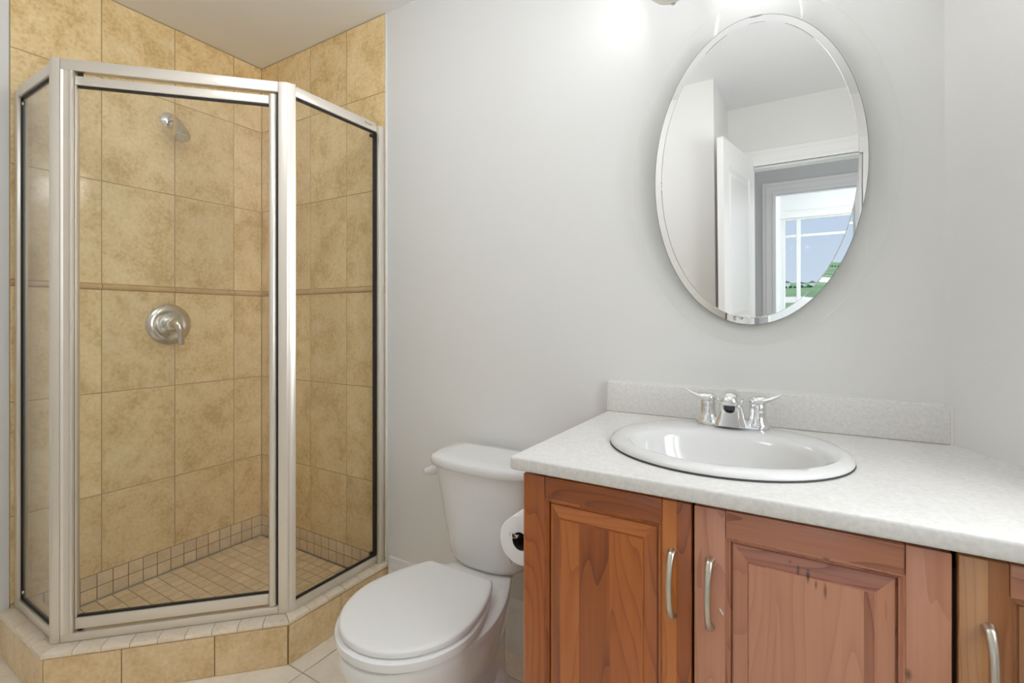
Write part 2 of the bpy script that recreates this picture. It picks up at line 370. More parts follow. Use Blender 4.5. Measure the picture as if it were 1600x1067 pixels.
turned(struct('wall_right', bm, WALL))
bm = bmn()
for a, b in ((qa, qa + .05), (qb - .05, qb), ((qa + qb) / 2 - .025, (qa + qb) / 2 + .025)): box(bm, .03, .08, a, b, qz0, qz1, r=.004)
for a, b in ((qz0, qz0 + .05), (qz1 - .05, qz1)): box(bm, .035, .075, qa, qb, a, b, r=.004)
for a, b, c, d in ((qa - .08, qa, qz0 - .08, qz1 + .08), (qb, qb + .08, qz0 - .08, qz1 + .08), (qa, qb, qz1, qz1 + .08), (qa, qb, qz0 - .08, qz0)): box(bm, -.016, 0, a, b, c, d, r=.003)
w2 = turned(struct('added_window', bm, WHITE))
bm = bmn(); box(bm, .053, .058, qa + .01, qb - .01, qz0 + .01, qz1 - .01); obj('window_pane', bm, WGLASS, None, 0).parent = w2
bm = bmn(); box(bm, -0.12, JX, JY, BW - 0.10, -0.006, CZ); struct('wall_front', bm, WALL)
# wall with the door
DX0, DX1, DH = 2.03, 2.80, 2.0
bm = bmn()
box(bm, JX, DX0, BW - .10, BW, -.006, CZ); box(bm, DX1, 4.0, BW - .10, BW, -.006, CZ); box(bm, DX0, DX1, BW - .10, BW, DH, CZ)
struct('wall_door_side', bm, WALL)

def casing(name, x0, x1, h, y, dirn, w=0.10, m=WHITE):
    """stepped door casing on the wall face at y, projecting along dirn"""
    bm = bmn()
    for ww, d in ((w, 0.012), (w * .72, 0.017), (w * .22, 0.021)):
        a = 0.004
        box(bm, x0 - ww, x0 + a, y, y + dirn * d, 0, h - a, r=.002); box(bm, x1 - a, x1 + ww, y, y + dirn * d, 0, h - a, r=.002)
        box(bm, x0 - ww, x1 + ww, y, y + dirn * d, h - a, h + ww, r=.002)
    struct(name, bm, m)
casing('trim_1', DX0, DX1, DH, BW, 1)
bm = bmn()   # door lining
box(bm, DX0, DX0 + .018, BW - .10, BW, 0, DH); box(bm, DX1 - .018, DX1, BW - .10, BW, 0, DH); box(bm, DX0 + .018, DX1 - .018, BW - .10, BW, DH - .018, DH)
struct('trim_2', bm, WHITE)
# open door leaf, hinged on the left of the opening and swung into the room
def door_leaf():
    H = Vector((2.052, BW + .03)); E = Vector((1.962, -1.497)); d = (E - H); ln = d.length; d.normalize(); n = Vector((-d.y, d.x))
    if n.x < 0: n = -n
    bm = bmn(); z0, z1 = 0.012, 2.03; st = 0.105; t = 0.034
    def P(s, k, z): return Vector((H.x + d.x * s + n.x * k, H.y + d.y * s + n.y * k, z))
    def slab(s0, s1, za, zb, k0, k1):
        v = [bm.verts.new(P(s, k, z)) for z in (za, zb) for s, k in ((s0, k0), (s1, k0), (s1, k1), (s0, k1))]
        for q in ((3, 2, 1, 0), (4, 5, 6, 7), (0, 1, 5, 4), (1, 2, 6, 5), (2, 3, 7, 6), (3, 0, 4, 7)): face(bm, [v[i] for i in q])
    slab(0, st, z0, z1, -t, 0); slab(ln - st, ln, z0, z1, -t, 0)
    for a, b in ((z0, .22), (.86, 1.0), (z1 - .125, z1)): slab(st, ln - st, a, b, -t, 0)
    for a, b in ((.22, .86), (1.0, z1 - .125)):
        slab(st, ln - st, a, b, -t + .008, -.008)
        r = [[P(s, k, z) for s, z in ((st + i, a + i), (ln - st - i, a + i), (ln - st - i, b - i), (st + i, b - i))] for i, k in ((0, 0.0), (.006, .001), (.014, -.006), (.022, -.0075))]
        loft(bm, r, False, False)
        r = [[P(s, k, z) for s, z in ((st + i, a + i), (ln - st - i, a + i), (ln - st - i, b - i), (st + i, b - i))] for i, k in ((.04, -.0079), (.06, -.003), (.062, -.003))]
        loft(bm, r, False, True)
    o = struct('door_1', bm, WHITE)
    bm = bmn(); p = P(ln - .06, 0, .95)
    lathe(bm, p, (n.x, n.y, 0), [(0, .03), (.006, .03), (.008, .012), (.035, .011), (.038, .024), (.055, .027), (.066, .018), (.068, 0)], 24)
    obj('door_knob', bm, NICKEL, o)
door_leaf()
# hall and bedroom beyond the door
HY = -3.42
bm = bmn(); box(bm, 1.2, 4.6, BW - .10, -6.55, -0.06, -0.001); struct('floor_hall', bm, pmat('hall_grey_carpet', (0.45, 0.45, 0.45), 0.9, var=.1, vscale=80))
bm = bmn(); box(bm, 1.0, 4.8, BW - .10, -6.55, 2.40, 2.46); struct('ceiling_hall', bm, CEIL)
bm = bmn(); box(bm, 1.0, 1.1, BW - .1, HY, 0, 2.40); struct('wall_hall_left', bm, HALLP)
bm = bmn(); box(bm, 4.7, 4.8, BW - .1, HY, 0, 2.40); struct('wall_hall_right', bm, HALLP)
HX0, HX1, HH = 2.125, 2.93, 1.985
bm = bmn(); box(bm, 1.0, HX0, HY - .12, HY, 0, 2.4); box(bm, HX1, 4.8, HY - .12, HY, 0, 2.4); box(bm, HX0, HX1, HY - .12, HY, HH, 2.4); struct('wall_hall_far', bm, HALLP)
casing('trim_3', HX0, HX1, HH, HY, 1, 0.10, pmat('hall_trim_paint', (0.74, 0.74, 0.735), 0.35))
bm = bmn(); box(bm, 2.0, 2.06, -6.4, HY - .12, 0, 2.4); struct('wall_bedroom_left', bm, WHITE)
bm = bmn(); box(bm, 4.4, 4.5, -6.4, HY - .12, 0, 2.4); struct('wall_bedroom_right', bm, WHITE)
WY = -6.4; wz0, wz1 = 0.62, 2.10; wx0, wx1 = 2.085, 3.6
bm = bmn(); box(bm, 2.0, wx0, WY - .12, WY, 0, 2.4); box(bm, wx1, 4.5, WY - .12, WY, 0, 2.4); box(bm, wx0, wx1, WY - .12, WY, 0, wz0); box(bm, wx0, wx1, WY - .12, WY, wz1, 2.4)
struct('wall_bedroom_far', bm, WHITE)
bm = bmn()
for a, b in ((wx0, wx0 + .03), (2.25, 2.30), (wx1 - .05, wx1)): box(bm, a, b, WY - .09, WY - .03, wz0, wz1, r=.004)
for a, b in ((wz0, wz0 + .05), (0.93, 1.01), (1.835, 1.872), (wz1 - .03, wz1)): box(bm, wx0, wx1, WY - .085, WY - .035, a, b, r=.004)
wnd = struct('window_1', bm, WHITE)
bm = bmn(); box(bm, wx0 + .01, wx1 - .01, WY - .066, WY - .060, wz0 + .01, wz1 - .01); obj('window_pane', bm, WGLASS, wnd, 0)
bm = bmn()
for ww, d in ((.09, .014), (.06, .022)):
    box(bm, wx0 - .06, wx1 + ww, WY, WY + d, wz1 - .004, wz1 + ww, r=.003)
    box(bm, wx1 - .004, wx1 + ww, WY, WY + d, wz0, wz1 + ww, r=.003)
struct('trim_4', bm, WHITE)
# recessed spot in the bedroom ceiling
sp = thing('recessed_light', 'small round recessed ceiling light of the far bedroom, seen in the mirror', 'ceiling light', (2.62, -6.08, 2.40))
bm = bmn(); lathe(bm, (2.62, -6.08, 2.40), (0, 0, -1), [(0, .062), (.006, .06), (.006, .046), (.001, .044)], 32, caps=False); obj('trim_ring', bm, WHITE, sp)
bm = bmn(); lathe(bm, (2.62, -6.08, 2.3995), (0, 0, -1), [(0, .044), (.002, .043)], 32); obj('lens', bm, SPOTG, sp)

# outdoors, far beyond the bedroom window
bm = bmn()
for i in range(12):
    for j in range(12):
        pass
v = [bm.verts.new(p) for p in ((-500, -8, -2.6), (-500, -900, -2.6), (500, -900, -2.6), (500, -8, -2.6))]; face(bm, v)
fl = obj('ground_lawn', bm, GRASS, None, 0); fl['kind'] = 'structure'
hx = [-15.5, -10.0, -5.8, 1.2, 6.4, 11.8, 17.5, 23.0]
hl = ['leftmost small white house on the far horizon in the mirror', 'second white house from the left on the far horizon in the mirror',
      'third white house from the left on the far horizon in the mirror', 'white house just right of the window mullion in the mirror',
      'second white house right of the window mullion in the mirror', 'third white house right of the window mullion in the mirror',
      'fourth white house right of the window mullion in the mirror', 'rightmost small white house on the far horizon in the mirror']
for i, x in enumerate(hx):
    Y = -300 - (i % 3) * 8; w = 3.4 + (i % 2) * .8; h = 2.0 + (i * 7 % 3) * .35
    t = thing('house', hl[i], 'house', (x, Y, -2.6), 'white houses on the horizon')
    bm = bmn(); box(bm, x - w / 2, x + w / 2, Y - 3, Y + 3, -2.6, -2.6 + h); obj('house_wall', bm, HOUSEW, t, 0)
    bm = bmn(); pr = [(x - w / 2 - .2, -2.6 + h), (x + w / 2 + .2, -2.6 + h), (x, -2.6 + h + 1.1)]
    loft(bm, [[(a, Y - 3.2, b) for a, b in pr], [(a, Y + 3.2, b) for a, b in pr]]); obj('roof', bm, ROOFM, t, 0)
bm = bmn()
for k in range(46):
    x = -34 + k * 1.6 + random.uniform(-.5, .5); r = random.uniform(.5, 1.1)
    bmesh.ops.create_icosphere(bm, subdivisions=1, radius=r, matrix=Matrix.Translation((x, -285 + random.uniform(-2, 2), -2.5 + r * .4)))
hd = obj('hedge', bm, LEAF, None, 40); tag(hd, 'dark green hedge in front of the far houses, seen in the mirror', 'hedge')

# ------------------------------------------------------------------ shower wall tiles
ZR = [SF + .100, 0.463, 0.856, 1.256]     # joints below the pencil band
ZU = [1.279, 1.677, 2.076, CZ - .002]
G = 0.0027
YA = [0.0 + TB, -.1443, -.397, -.6517, -.905]
XB = [TA, .1375, .387, .632, .866]
def tile_wall(parent, o, u, n, cuts):
    bm = bmn(); bg = bmn()
    for zs in (ZR, ZU):
        for a, b in zip(zs, zs[1:]):
            for c, d in zip(cuts, cuts[1:]):
                w = abs(d - c) - G
                tile(bm, Vector(o) + Vector(u) * (abs(c - cuts[0]) + G / 2) + Vector((0, 0, a + G / 2)), u, (0, 0, 1), n, w, b - a - G, 0.006)
    L = abs(cuts[-1] - cuts[0])
    tile(bg, Vector(o) + Vector((0, 0, SF)), u, (0, 0, 1), n, L, CZ - SF - .001, 0.0050, ins=.0004)
    obj('wall_tiles', bm, TILE, parent, 30); obj('tile_grout', bg, GROUT, parent, 0)
    bt = bmn()
    pr = [(0.005, 0), (.011, .0015), (.0145, .006), (.0155, .0115), (.0145, .017), (.011, .0215), (.005, .023)]
    for c, d in zip(cuts, cuts[1:]):
        s0 = abs(c - cuts[0]) + G / 2; s1 = abs(d - cuts[0]) - G / 2
        rings = [[Vector(o) + Vector(u) * s + Vector(n) * k + Vector((0, 0, 1.256 + z)) for k, z in pr] for s in (s0, s1)]
        loft(bt, rings)
    obj('pencil_trim', bt, TRIMT, parent, 40)
    bs = bmn(); m = .0508; s = 0.0; bgd = bmn()
    while s < L - .002:
        e = min(s + m, L)
        for k in range(2): tile(bs, Vector(o) + Vector(u) * (s + .0015) + Vector((0, 0, SF + k * .05 + .0015)), u, (0, 0, 1), n, e - s - .003, .047, .0062, ins=.001)
        s += m
    tile(bgd, Vector(o) + Vector((0, 0, SF)), u, (0, 0, 1), n, L, .1005, .0054, ins=.0003)
    obj('mosaic_skirting', bs, MOSAIC, parent, 30); obj('skirting_grout', bgd, GROUTD, parent, 0)
tile_wall(wall_left, (0, TB, 0), (0, -1, 0), (1, 0, 0), YA)
tile_wall(wall_back, (TA, 0, 0), (1, 0, 0), (0, -1, 0), XB)
# white caulk bead where the tile stops on the back wall
bm = bmn(); box(bm, .8655, .872, -.007, 0, .15, CZ - .001, r=.0015); obj('caulk_bead', bm, CAULK, wall_back)

# ------------------------------------------------------------------ shower base: curb, mosaic floor, drain
base = thing('tiled_shower_curb', 'raised tiled shower base with beige curb and small square mosaic floor', 'shower base', (0.4, -0.4, 0))
out = [(0.0, -.928), (.402, -.928), (.880, -.450), (.880, 0.0)]
inn = [(.784, 0.0), (.784, -.410), (.362, -.832), (0.0, -.832)]
bm = bmn(); prism(bm, [(.001, -.9225), (.3998, -.9225), (.8745, -.4478), (.8745, -.001), (.784, -.001), (.784, -.410), (.362, -.832), (.001, -.832)], 0.0, CT - .0185); obj('curb_core', bm, GROUTD, base, 0)
bm = bmn()
def run(a, b, cuts, z0, z1, th=0.006, ins=.0012, gap=.003, fn=None):
    a, b = Vector((*a, 0)), Vector((*b, 0)); d = (b - a); L = d.length; d.normalize(); n = Vector((d.y, -d.x, 0))
    cs = [0.0] + cuts + [L]
    for c, e in zip(cs, cs[1:]):
        if fn: fn(a + d * (c + gap / 2), d, n, e - c - gap)
        else: tile(bm, a + d * (c + gap / 2) + Vector((0, 0, z0)) , d, (0, 0, 1), n, e - c - gap, z1 - z0, th, ins=ins)
out_t = [(0.0, -.922), (.3995, -.922), (.874, -.4475), (.874, 0.0)]
run((0.0, -.922), (.3995, -.922), [.15], 0.001, CT - .020)
run((.3995, -.922), (.874, -.4475), [.200, .455], 0.001, CT - .020)
run((.874, -.4475), (.874, -.001), [.210], 0.001, CT - .020)
obj('curb_tiles', bm, CURBT, base, 30)
bm = bmn()
def pencil(o, d, n, s0, s1, m0, m1):
    # rounded edge piece; m0 / m1: mitre of its two ends at the corners of the curb
    pr = [(-.004, -.019), (.004, -.019), (.009, -.015), (.0105, -.009), (.008, -.003), (.001, 0.0), (-.012, .0012), (-.030, .0008), (-.037, .0), (-.038, -.003)]
    loft(bm, [[o + d * (s + k * mm) + n * k + Vector((0, 0, CT + z)) for k, z in pr] for s, mm in ((s0, -m0), (s1, m1))])
MT = math.tan(math.radians(22.5))
for j, (a, b) in enumerate(zip(out_t, out_t[1:])):
    a3, b3 = Vector((max(a[0], .001), a[1], 0)), Vector((b[0], min(b[1], -.001), 0)); d = b3 - a3; L = d.length; d.normalize(); n = Vector((d.y, -d.x, 0)); k = max(1, round(L / .078))
    for i in range(k): pencil(a3, d, n, L * i / k + .001, L * (i + 1) / k - .001, MT if (i == 0 and j > 0) else 0, MT if (i == k - 1 and j < 2) else 0)
obj('curb_edge_tiles', bm, CAPT, base, 40)
bm = bmn()   # top tiles of the curb
mid = [(0.0, -.8845), (.3835, -.8845), (.8365, -.4315), (.8365, 0.0)]
inn2 = [(0.0, -.832), (.362, -.832), (.784, -.410), (.784, 0.0)]
for (a, b, c, d_) in zip(mid, mid[1:], inn2, inn2[1:]):
    L = (Vector(b) - Vector(a)).length; k = max(1, round(L / .10))
    for i in range(k):
        q = [Vector(a).lerp(Vector(b), (i + .015) / k), Vector(a).lerp(Vector(b), (i + .985) / k), Vector(c).lerp(Vector(d_), (i + .985) / k), Vector(c).lerp(Vector(d_), (i + .015) / k)]
        q = [(max(p.x, .001), min(p.y, -.001)) for p in q]
        prism(bm, q, CT - .018, CT - .0005)
obj('curb_top_tiles', bm, CAPT, base, 30)
# floor
bm = bmn(); m = .0508; inside = [(TA, -.831), (.3615, -.831), (.783, -.4095), (.783, TB), (TA, TB)]
prism(bm, inside, 0.001, SF - .003); obj('floor_bed', bm, GROUTD, base, 0)
bm = bmn()
for i in range(17):
    for j in range(18):
        x0 = TA + .0065 + i * m; y1 = TB - .0065 - j * m
        if x0 + m > .79 or y1 - m < -.84: 
            pass
        xs, ys = min(x0 + m, .783), max(y1 - m, -.831)
        if xs - x0 < .012 or y1 - ys < .012: continue
        if (xs - ys) > 1.193: 
            if (x0 - y1) > 1.15: continue
            # tile cut on the slant
            lim = 1.190
            pts = [(x0 + .0015, y1 - .0015), (x0 + .0015, max(ys + .0015, x0 + .0015 - lim)), (min(xs - .0015, ys + .0015 + lim), ys + .0015), (xs - .0015, max(ys + .0015, xs - .0015 - lim)), (xs - .0015, y1 - .0015)]
            clean = []
            for p in pts:
                if p[0] - p[1] <= lim + 1e-4 and (not clean or (Vector(p) - Vector(clean[-1])).length > .002): clean.append(p)
            if len(clean) >= 3: prism(bm, clean, SF - .004, SF)
            continue
        tile(bm, (x0 + .0015, ys + .0015, SF - .004), (1, 0, 0), (0, 1, 0), (0, 0, 1), xs - x0 - .003, y1 - ys - .003, .004, ins=.0008)
obj('floor_mosaic', bm, MOSAIC, base, 30)
bm = bmn(); lathe(bm, (.448, -.515, SF), (0, 0, 1), [(0, .05), (.002, .05), (.003, .046), (.0025, .01), (.0025, 0)], 32); obj('drain_grate', bm, pmat('dark_drain', (.14, .12, .10), .35, metal=.8), base)

# ------------------------------------------------------------------ shower enclosure
enc = thing('shower_enclosure', 'corner glass shower enclosure with pale silver frame standing on the tiled curb', 'shower enclosure', (.6, -.65, CT))
R2 = math.sqrt(2)
def st(s, t): return ((s + t) / R2, (s - t) / R2)
ZT, ZH, ZS = 1.940, 1.905, 0.176
LY, RX = -.880, .838
z0 = CT + .0013
def part(name, m, f, parent=enc, smooth=35):
    b = bmn(); f(b); return obj(name, b, m, parent, smooth)
# posts
part('corner_post', FRAME, lambda b: prism(b, [(.354, -.866), (.354, -.893), (.362, -.901), st(-.372, .899), st(-.351, .899), st(-.351, .872)], z0, ZT, r=.002))
def hinge(b):
    prism(b, [st(-.3505, .874), st(-.3505, .900), st(-.346, .904), st(-.341, .900), st(-.326, .900), st(-.322, .905), st(-.3165, .905), st(-.3155, .900), st(-.3155, .874)], ZS + .0005, ZH - .0005, r=.001)
part('hinge_jamb', FRAME, hinge)
def post2(b):
    pts = [st(.264, .874), st(.264, .899), st(.283, .900)]
    c = Vector(st(.287, .884))
    for k in range(7):
        a = math.radians(-45 + 45 * k / 6 + 0); pts.append((c.x + .0165 * math.cos(a), c.y + .0165 * math.sin(a)))
    pts += [(.8545, -.405), (.828, -.405)]
    prism(b, pts, z0, ZT, r=.0012)
part('corner_post', FRAME, post2)
# wall jambs
part('wall_jamb', FRAME, lambda b: box(b, TA, TA + .03, LY - .014, LY + .014, z0, 1.926, r=.002))
part('wall_jamb', FRAME, lambda b: box(b, RX - .014, RX + .0255, TB, TB - .03, z0, 1.926, r=.002))
# fixed side panels: rails, glass, gaskets
xl, xr = TA + .0305, .3535
yl, yr = TB - .0305, -.4045
part('top_rail', FRAME, lambda b: box(b, xl, xr, LY - .012, LY + .012, ZH - .004, ZT - .004, r=.0025))
part('bottom_rail', FRAME, lambda b: box(b, xl, xr, LY - .012, LY + .012, z0, ZS + .004, r=.0025))
tr = part('top_rail', FRAME, lambda b: box(b, RX - .012, RX + .012, yr, yl, ZH - .004, ZT - .004, r=.0025))
part('bottom_rail', FRAME, lambda b: box(b, RX - .012, RX + .012, yr, yl, z0, ZS + .004, r=.0025))
def scrib(b):     # small maker's mark on the rail end
    y0, z_ = -.098, 1.921; x_ = RX + .0123
    for k, (h, w) in enumerate(((.010, .006), (.0055, .005), (.0055, .005), (.0055, .004), (.008, .003))):
        y = y0 + k * .0075
        tube(b, spline([(x_, y, z_ - .004), (x_, y + w * .3, z_ - .004 + h), (x_, y + w * .8, z_ - .004 + h * .2), (x_, y + w, z_ - .003)], 4), .0005, 6)
part('maker_mark', pmat('dark_print', (.12, .12, .13), .5), scrib, tr)
def pair(name, m, f, parent, smooth=35, keys=(-1, 1)):
    for k_ in keys: part(name, m, lambda b: f(b, k_), parent, smooth)
g = part('glass_panel', GLASS, lambda b: box(b, xl + .001, xr - .001, LY - .0025, LY + .0025, ZS + .005, ZH - .005), smooth=0)
def gk(b):
    for za, zb in ((ZS + .0045, ZS + .0095), (ZH - .0095, ZH - .0045)): box(b, xl + .0005, xr - .0005, LY - .0055, LY + .0055, za, zb)
    for xa, xb in ((xl, xl + .005), (xr - .004, xr)): box(b, xa, xb, LY - .0055, LY + .0055, ZS + .0095, ZH - .0095)
part('gasket', GASKET, gk, g, 0)
pair('corner_clip', CHROME, lambda b, z: lathe(b, (xl + .022, LY - .003, z), (0, -1, 0), [(0, .006), (.003, .006), (.004, .004)], 16), g, keys=(ZH - .03, ZS + .035))
g = part('glass_panel', GLASS, lambda b: box(b, RX - .0025, RX + .0025, yr + .001, yl - .001, ZS + .005, ZH - .005), smooth=0)
def gk(b):
    for za, zb in ((ZS + .0045, ZS + .0095), (ZH - .0095, ZH - .0045)): box(b, RX - .0055, RX + .0055, yr + .0005, yl - .0005, za, zb)
    for ya, yb in ((yl - .007, yl), ): box(b, RX - .0055, RX + .0125, ya, yb, ZS + .0095, ZH - .0095)
part('gasket', GASKET, gk, g, 0)
pair('corner_clip', GASKET, lambda b, z: box(b, RX - .004, RX + .005, yl - .026, yl - .012, z, z + .012, r=.001), g, keys=(ZH - .028, ZS + .014))
# door opening: header and sill, then the door itself
part('header_rail', FRAME, lambda b: bar(b, st(-.3505, .887), st(.2635, .887), ZH, ZT, .012, r=.002))
part('sill_rail', FRAME, lambda b: bar(b, st(-.3505, .887), st(.2635, .887), z0, ZS, .012, r=.002))
DT = .8845
def dframe(b):
    bar(b, st(-.3145, DT), st(.2335, DT), 1.864, 1.892, .010, r=.002)
    bar(b, st(-.3145, DT), st(.2335, DT), .184, .219, .010, r=.002)
    bar(b, st(-.3148, DT), st(-.3105, DT), .2195, 1.8635, .009, r=.001)
def dpull(b):
    pts = []
    for k in range(9):
        a = PI * k / 8; pts.append(st(.245 + .0112 * math.cos(PI - a), .892 + .009 * math.sin(a)))
    prism(b, [st(.2338, .872)] + pts + [st(.2562, .872)], .178, 1.897, r=.001)
door = part('shower_door', FRAME, dframe)
part('pull_stile', FRAME, dpull, door)
dg = part('door_glass', GLASS, lambda b: bar(b, st(-.3100, DT), st(.2330, DT), .2195, 1.8635, .0025), door, 0)
pair('door_gasket', GASKET, lambda b, z: bar(b, st(-.3100, DT), st(.2330, DT), z, z + .0048, .0055), door, 0, keys=(.2192, 1.8590))
part('strike_gasket', GASKET, lambda b: bar(b, st(.2566, .881), st(.2636, .881), ZS + .001, ZH - .001, .008), enc, 0)
pair('pivot_block', GASKET, lambda b, z: bar(b, st(-.309, DT), st(-.299, DT), z[0], z[1], .006), enc, 0, keys=((ZS + .0005, .1835), (1.8925, ZH - .0005)))

# ------------------------------------------------------------------ shower head
sh = thing('showerhead', 'brushed metal shower head on a short arm high on the tiled wall', 'shower head', (TA, -.419, 1.988))
def arm_pts(): return spline([(TA + .004, -.419, 1.992), (.035, -.419, 1.994), (.062, -.419, 1.985), (.080, -.419, 1.965)], 6)
part('flange', CHROME, lambda b: lathe(b, (TA, -.419, 1.992), (1, 0, 0), [(0, .033), (.003, .033), (.008, .027), (.012, .016), (.013, .013)], 32), sh)
part('arm', NICKEL, lambda b: tube(b, arm_pts(), .0115, 16), sh)
hd_ = Vector((.50, 0, -.866))
part('head', NICKEL, lambda b: lathe(b, (.074, -.419, 1.976), hd_, [(-.004, .010), (0, .0145), (.012, .017), (.03, .022), (.05, .0265), (.068, .0300), (.080, .0310), (.088, .0300), (.0905, .0265)], 32), sh)
part('spray_face', pmat('cream_spray_face', (.62, .56, .40), .4), lambda b: (lathe(b, Vector((.074, -.419, 1.976)) + hd_ * .0895, hd_, [(0, .0255), (.0015, .025), (.0018, .019), (.004, .018), (.0042, .010), (.003, .009), (.003, 0)], 32)), sh)

# ------------------------------------------------------------------ shower valve
sv = thing('shower_valve', 'round chrome shower valve with curved lever on the tiled wall', 'shower valve', (TA, -.420, 1.119))
part('escutcheon', NICKEL, lambda b: lathe(b, (TA, -.420, 1.119), (1, 0, 0), [(0, .086), (.003, .086), (.008, .081), (.0125, .070), (.014, .061), (.012, .053), (.011, .048), (.012, .042), (.012, .0)], 64), sv)
part('hub', CHROME, lambda b: lathe(b, (TA + .012, -.420, 1.119), (1, 0, 0), [(0, .038), (.003, .038), (.005, .033), (.03, .031), (.038, .028), (.040, .0)], 40), sv)
def lever(b):
    P = spline([(.052, -.422, 1.126), (.072, -.421, 1.124), (.084, -.414, 1.100), (.082, -.408, 1.066), (.080, -.407, 1.034)], 6)
    n = len(P); tube(b, P, [.0240 - .0115 * min(1, i / (n * .6)) for i in range(n)], 16, flat=.85)
    lathe(b, (.046, -.420, 1.120), (1, 0, 0), [(0, .026), (.012, .025), (.022, .018), (.025, .0)], 24)
part('lever_handle', NICKEL, lever, sv)

# ------------------------------------------------------------------ baseboard on the back wall
bm = bmn()
pr = [(0, 0), (-.0145, 0), (-.0145, .118), (-.0120, .124), (-.0120, .130), (-.0135, .134), (-.0130, .142), (-.0095, .152), (-.0085, .160), (-.0095, .166), (-.0075, .174), (-.004, .177), (0, .177)]
loft(bm, [[(x, y, z) for y, z in pr] for x in (.8895, 1.8445)]); struct('baseboard_back', bm, WHITE, None, 30)

# ------------------------------------------------------------------ toilet
TX = 1.468
toi = thing('toilet', 'white two-piece toilet with closed lid between shower and vanity', 'toilet', (TX, -.40, 0))
NR = 144
def outl(ctrl, z, cx=TX, n=NR, m=10):
    """ctrl: (y, half width) from the front point to the back edge"""
    R = spline([(hw, y, 0) for y, hw in ctrl], m)
    R.append(Vector((0, ctrl[-1][0], 0)))
    L = [Vector((-p.x, p.y, 0)) for p in R[::-1]][1:-1]
    P = R + L; P.append(P[0])
    Q = resample(P, n + 1)[:-1]
    return [Vector((cx + q.x, q.y, z)) for q in Q]
def egg(yf, yb, hw, hb, frac=.50):
    """round front, tapering to half width hb at the back edge"""
    yc = yf + (yb - yf) * frac; out_ = []
    for k in range(7):
        a = PI / 2 * k / 6; out_.append((yc - (yc - yf) * math.cos(a), hw * math.sin(a)))
    for t in (.25, .5, .75, .94):
        out_.append((yc + (yb - yc) * t, hw + (hb - hw) * (t ** 1.7)))
    out_.append((yb, hb * .97)); return out_
def bowl(b):
    rings = []
    rings.append(outl(egg(-.540, -.130, .108, .070, .35), 0.0)); rings.append(outl(egg(-.538, -.132, .107, .069, .35), .012))
    rings.append(outl(egg(-.528, -.140, .100, .066, .35), .035))
    rings.append(outl(egg(-.530, -.145, .098, .064, .36), .09)); rings.append(outl(egg(-.585, -.150, .124, .070, .42), .16))
    rings.append(outl(egg(-.640, -.150, .153, .072, .47), .22)); rings.append(outl(egg(-.672, -.150, .172, .076, .48), .272))
    rings.append(outl(egg(-.685, -.150, .181, .082, .50), .308)); rings.append(outl(egg(-.691, -.150, .1855, .088, .50), .330))
    rings.append(outl(egg(-.692, -.150, .186, .090, .50), .344)); rings.append(outl(egg(-.689, -.152, .183, .088, .50), .353)); rings.append(outl(egg(-.680, -.156, .175, .082, .50), .3570))
    loft(b, rings)
bowl_o = part('bowl', PORC, bowl, toi, 40)
def rdeck(b):      # ledge behind the seat that carries the tank
    R = [(.150, -.500), (.176, -.430), (.126, -.248), (.123, -.241), (.116, -.238), (.086, -.236), (.076, -.228), (.070, -.075)]
    prism(b, [(TX - x, y) for x, y in R] + [(TX + x, y) for x, y in R[::-1]], .318, .3574, r=.005, seg=3)
part('rear_deck', PORC, rdeck, toi, 40)
def foot(b, sx):       # rounded feet over the floor bolts, at both sides of the trapway
    if 1:
        P = spline([(TX + sx * .025, -.185, .046), (TX + sx * .060, -.200, .044), (TX + sx * .100, -.212, .040)], 5)
        tube(b, P, [.046, .045, .044, .043, .042, .040, .039, .037, .033, .027, .014], 20)
pair('foot', PORC, foot, toi, 60)
def trap(b, sx):
    if 1:
        P = spline([(TX + sx * .052, -.50, .14), (TX + sx * .062, -.42, .10), (TX + sx * .060, -.33, .13), (TX + sx * .060, -.25, .19), (TX + sx * .055, -.17, .15)], 6)
        tube(b, P, [.02 + .022 * math.sin(PI * i / (len(P) - 1)) for i in range(len(P))], 16)
pair('trapway', PORC, trap, toi, 60)
def boltcap(b, sx):
    if 1: lathe(b, (TX + sx * .105, -.30, .010), (0, 0, 1), [(0, .016), (.012, .015), (.018, .009), (.019, 0)], 16)
pair('bolt_cap', PORC, boltcap, toi)
seat_c = lambda g_: [(y, hw + (g_ if hw > .01 else 0)) for y, hw in egg(-.690 - g_, -.300, .183, .114, .50)]
def seat(b):
    loft(b, [outl(seat_c(-.007), .3595), outl(seat_c(0), .363), outl(seat_c(.001), .371), outl(seat_c(0), .381), outl(seat_c(-.006), .385)])
part('seat', PLAST, seat, toi, 40)
def lid(b):
    def c(g_): return [(y, max(0, hw - g_) if hw > .005 else 0) for y, hw in egg(-.681 + g_, -.296 - g_ * .3, .1775, .117, .50)]
    loft(b, [outl(c(.004), .3870), outl(c(0), .3895), outl(c(0), .3985), outl(c(.0015), .4015), outl(c(.005), .4038), outl(c(.012), .4048), outl(c(.028), .4052)])
part('seat_lid', PLAST, lid, toi, 50)
def hng(b, sx):
    if 1: box(b, TX + sx * .075 - .02, TX + sx * .075 + .02, -.293, -.262, .3578, .386, r=.006, seg=3)
pair('hinge', PLAST, hng, toi)
def tc(hw, yb, yf, k=1.0):
    d = yb - yf
    return [(yf, 0), (yf + .002, hw * .30), (yf + .010 * k, hw * .58), (yf + .028 * k, hw * .82), (yf + .055 * k, hw * .94), (yf + d * .52, hw), (yf + d * .78, hw * .985), (yb - .018, hw * .95), (yb - .004, hw * .89), (yb, hw * .82)]
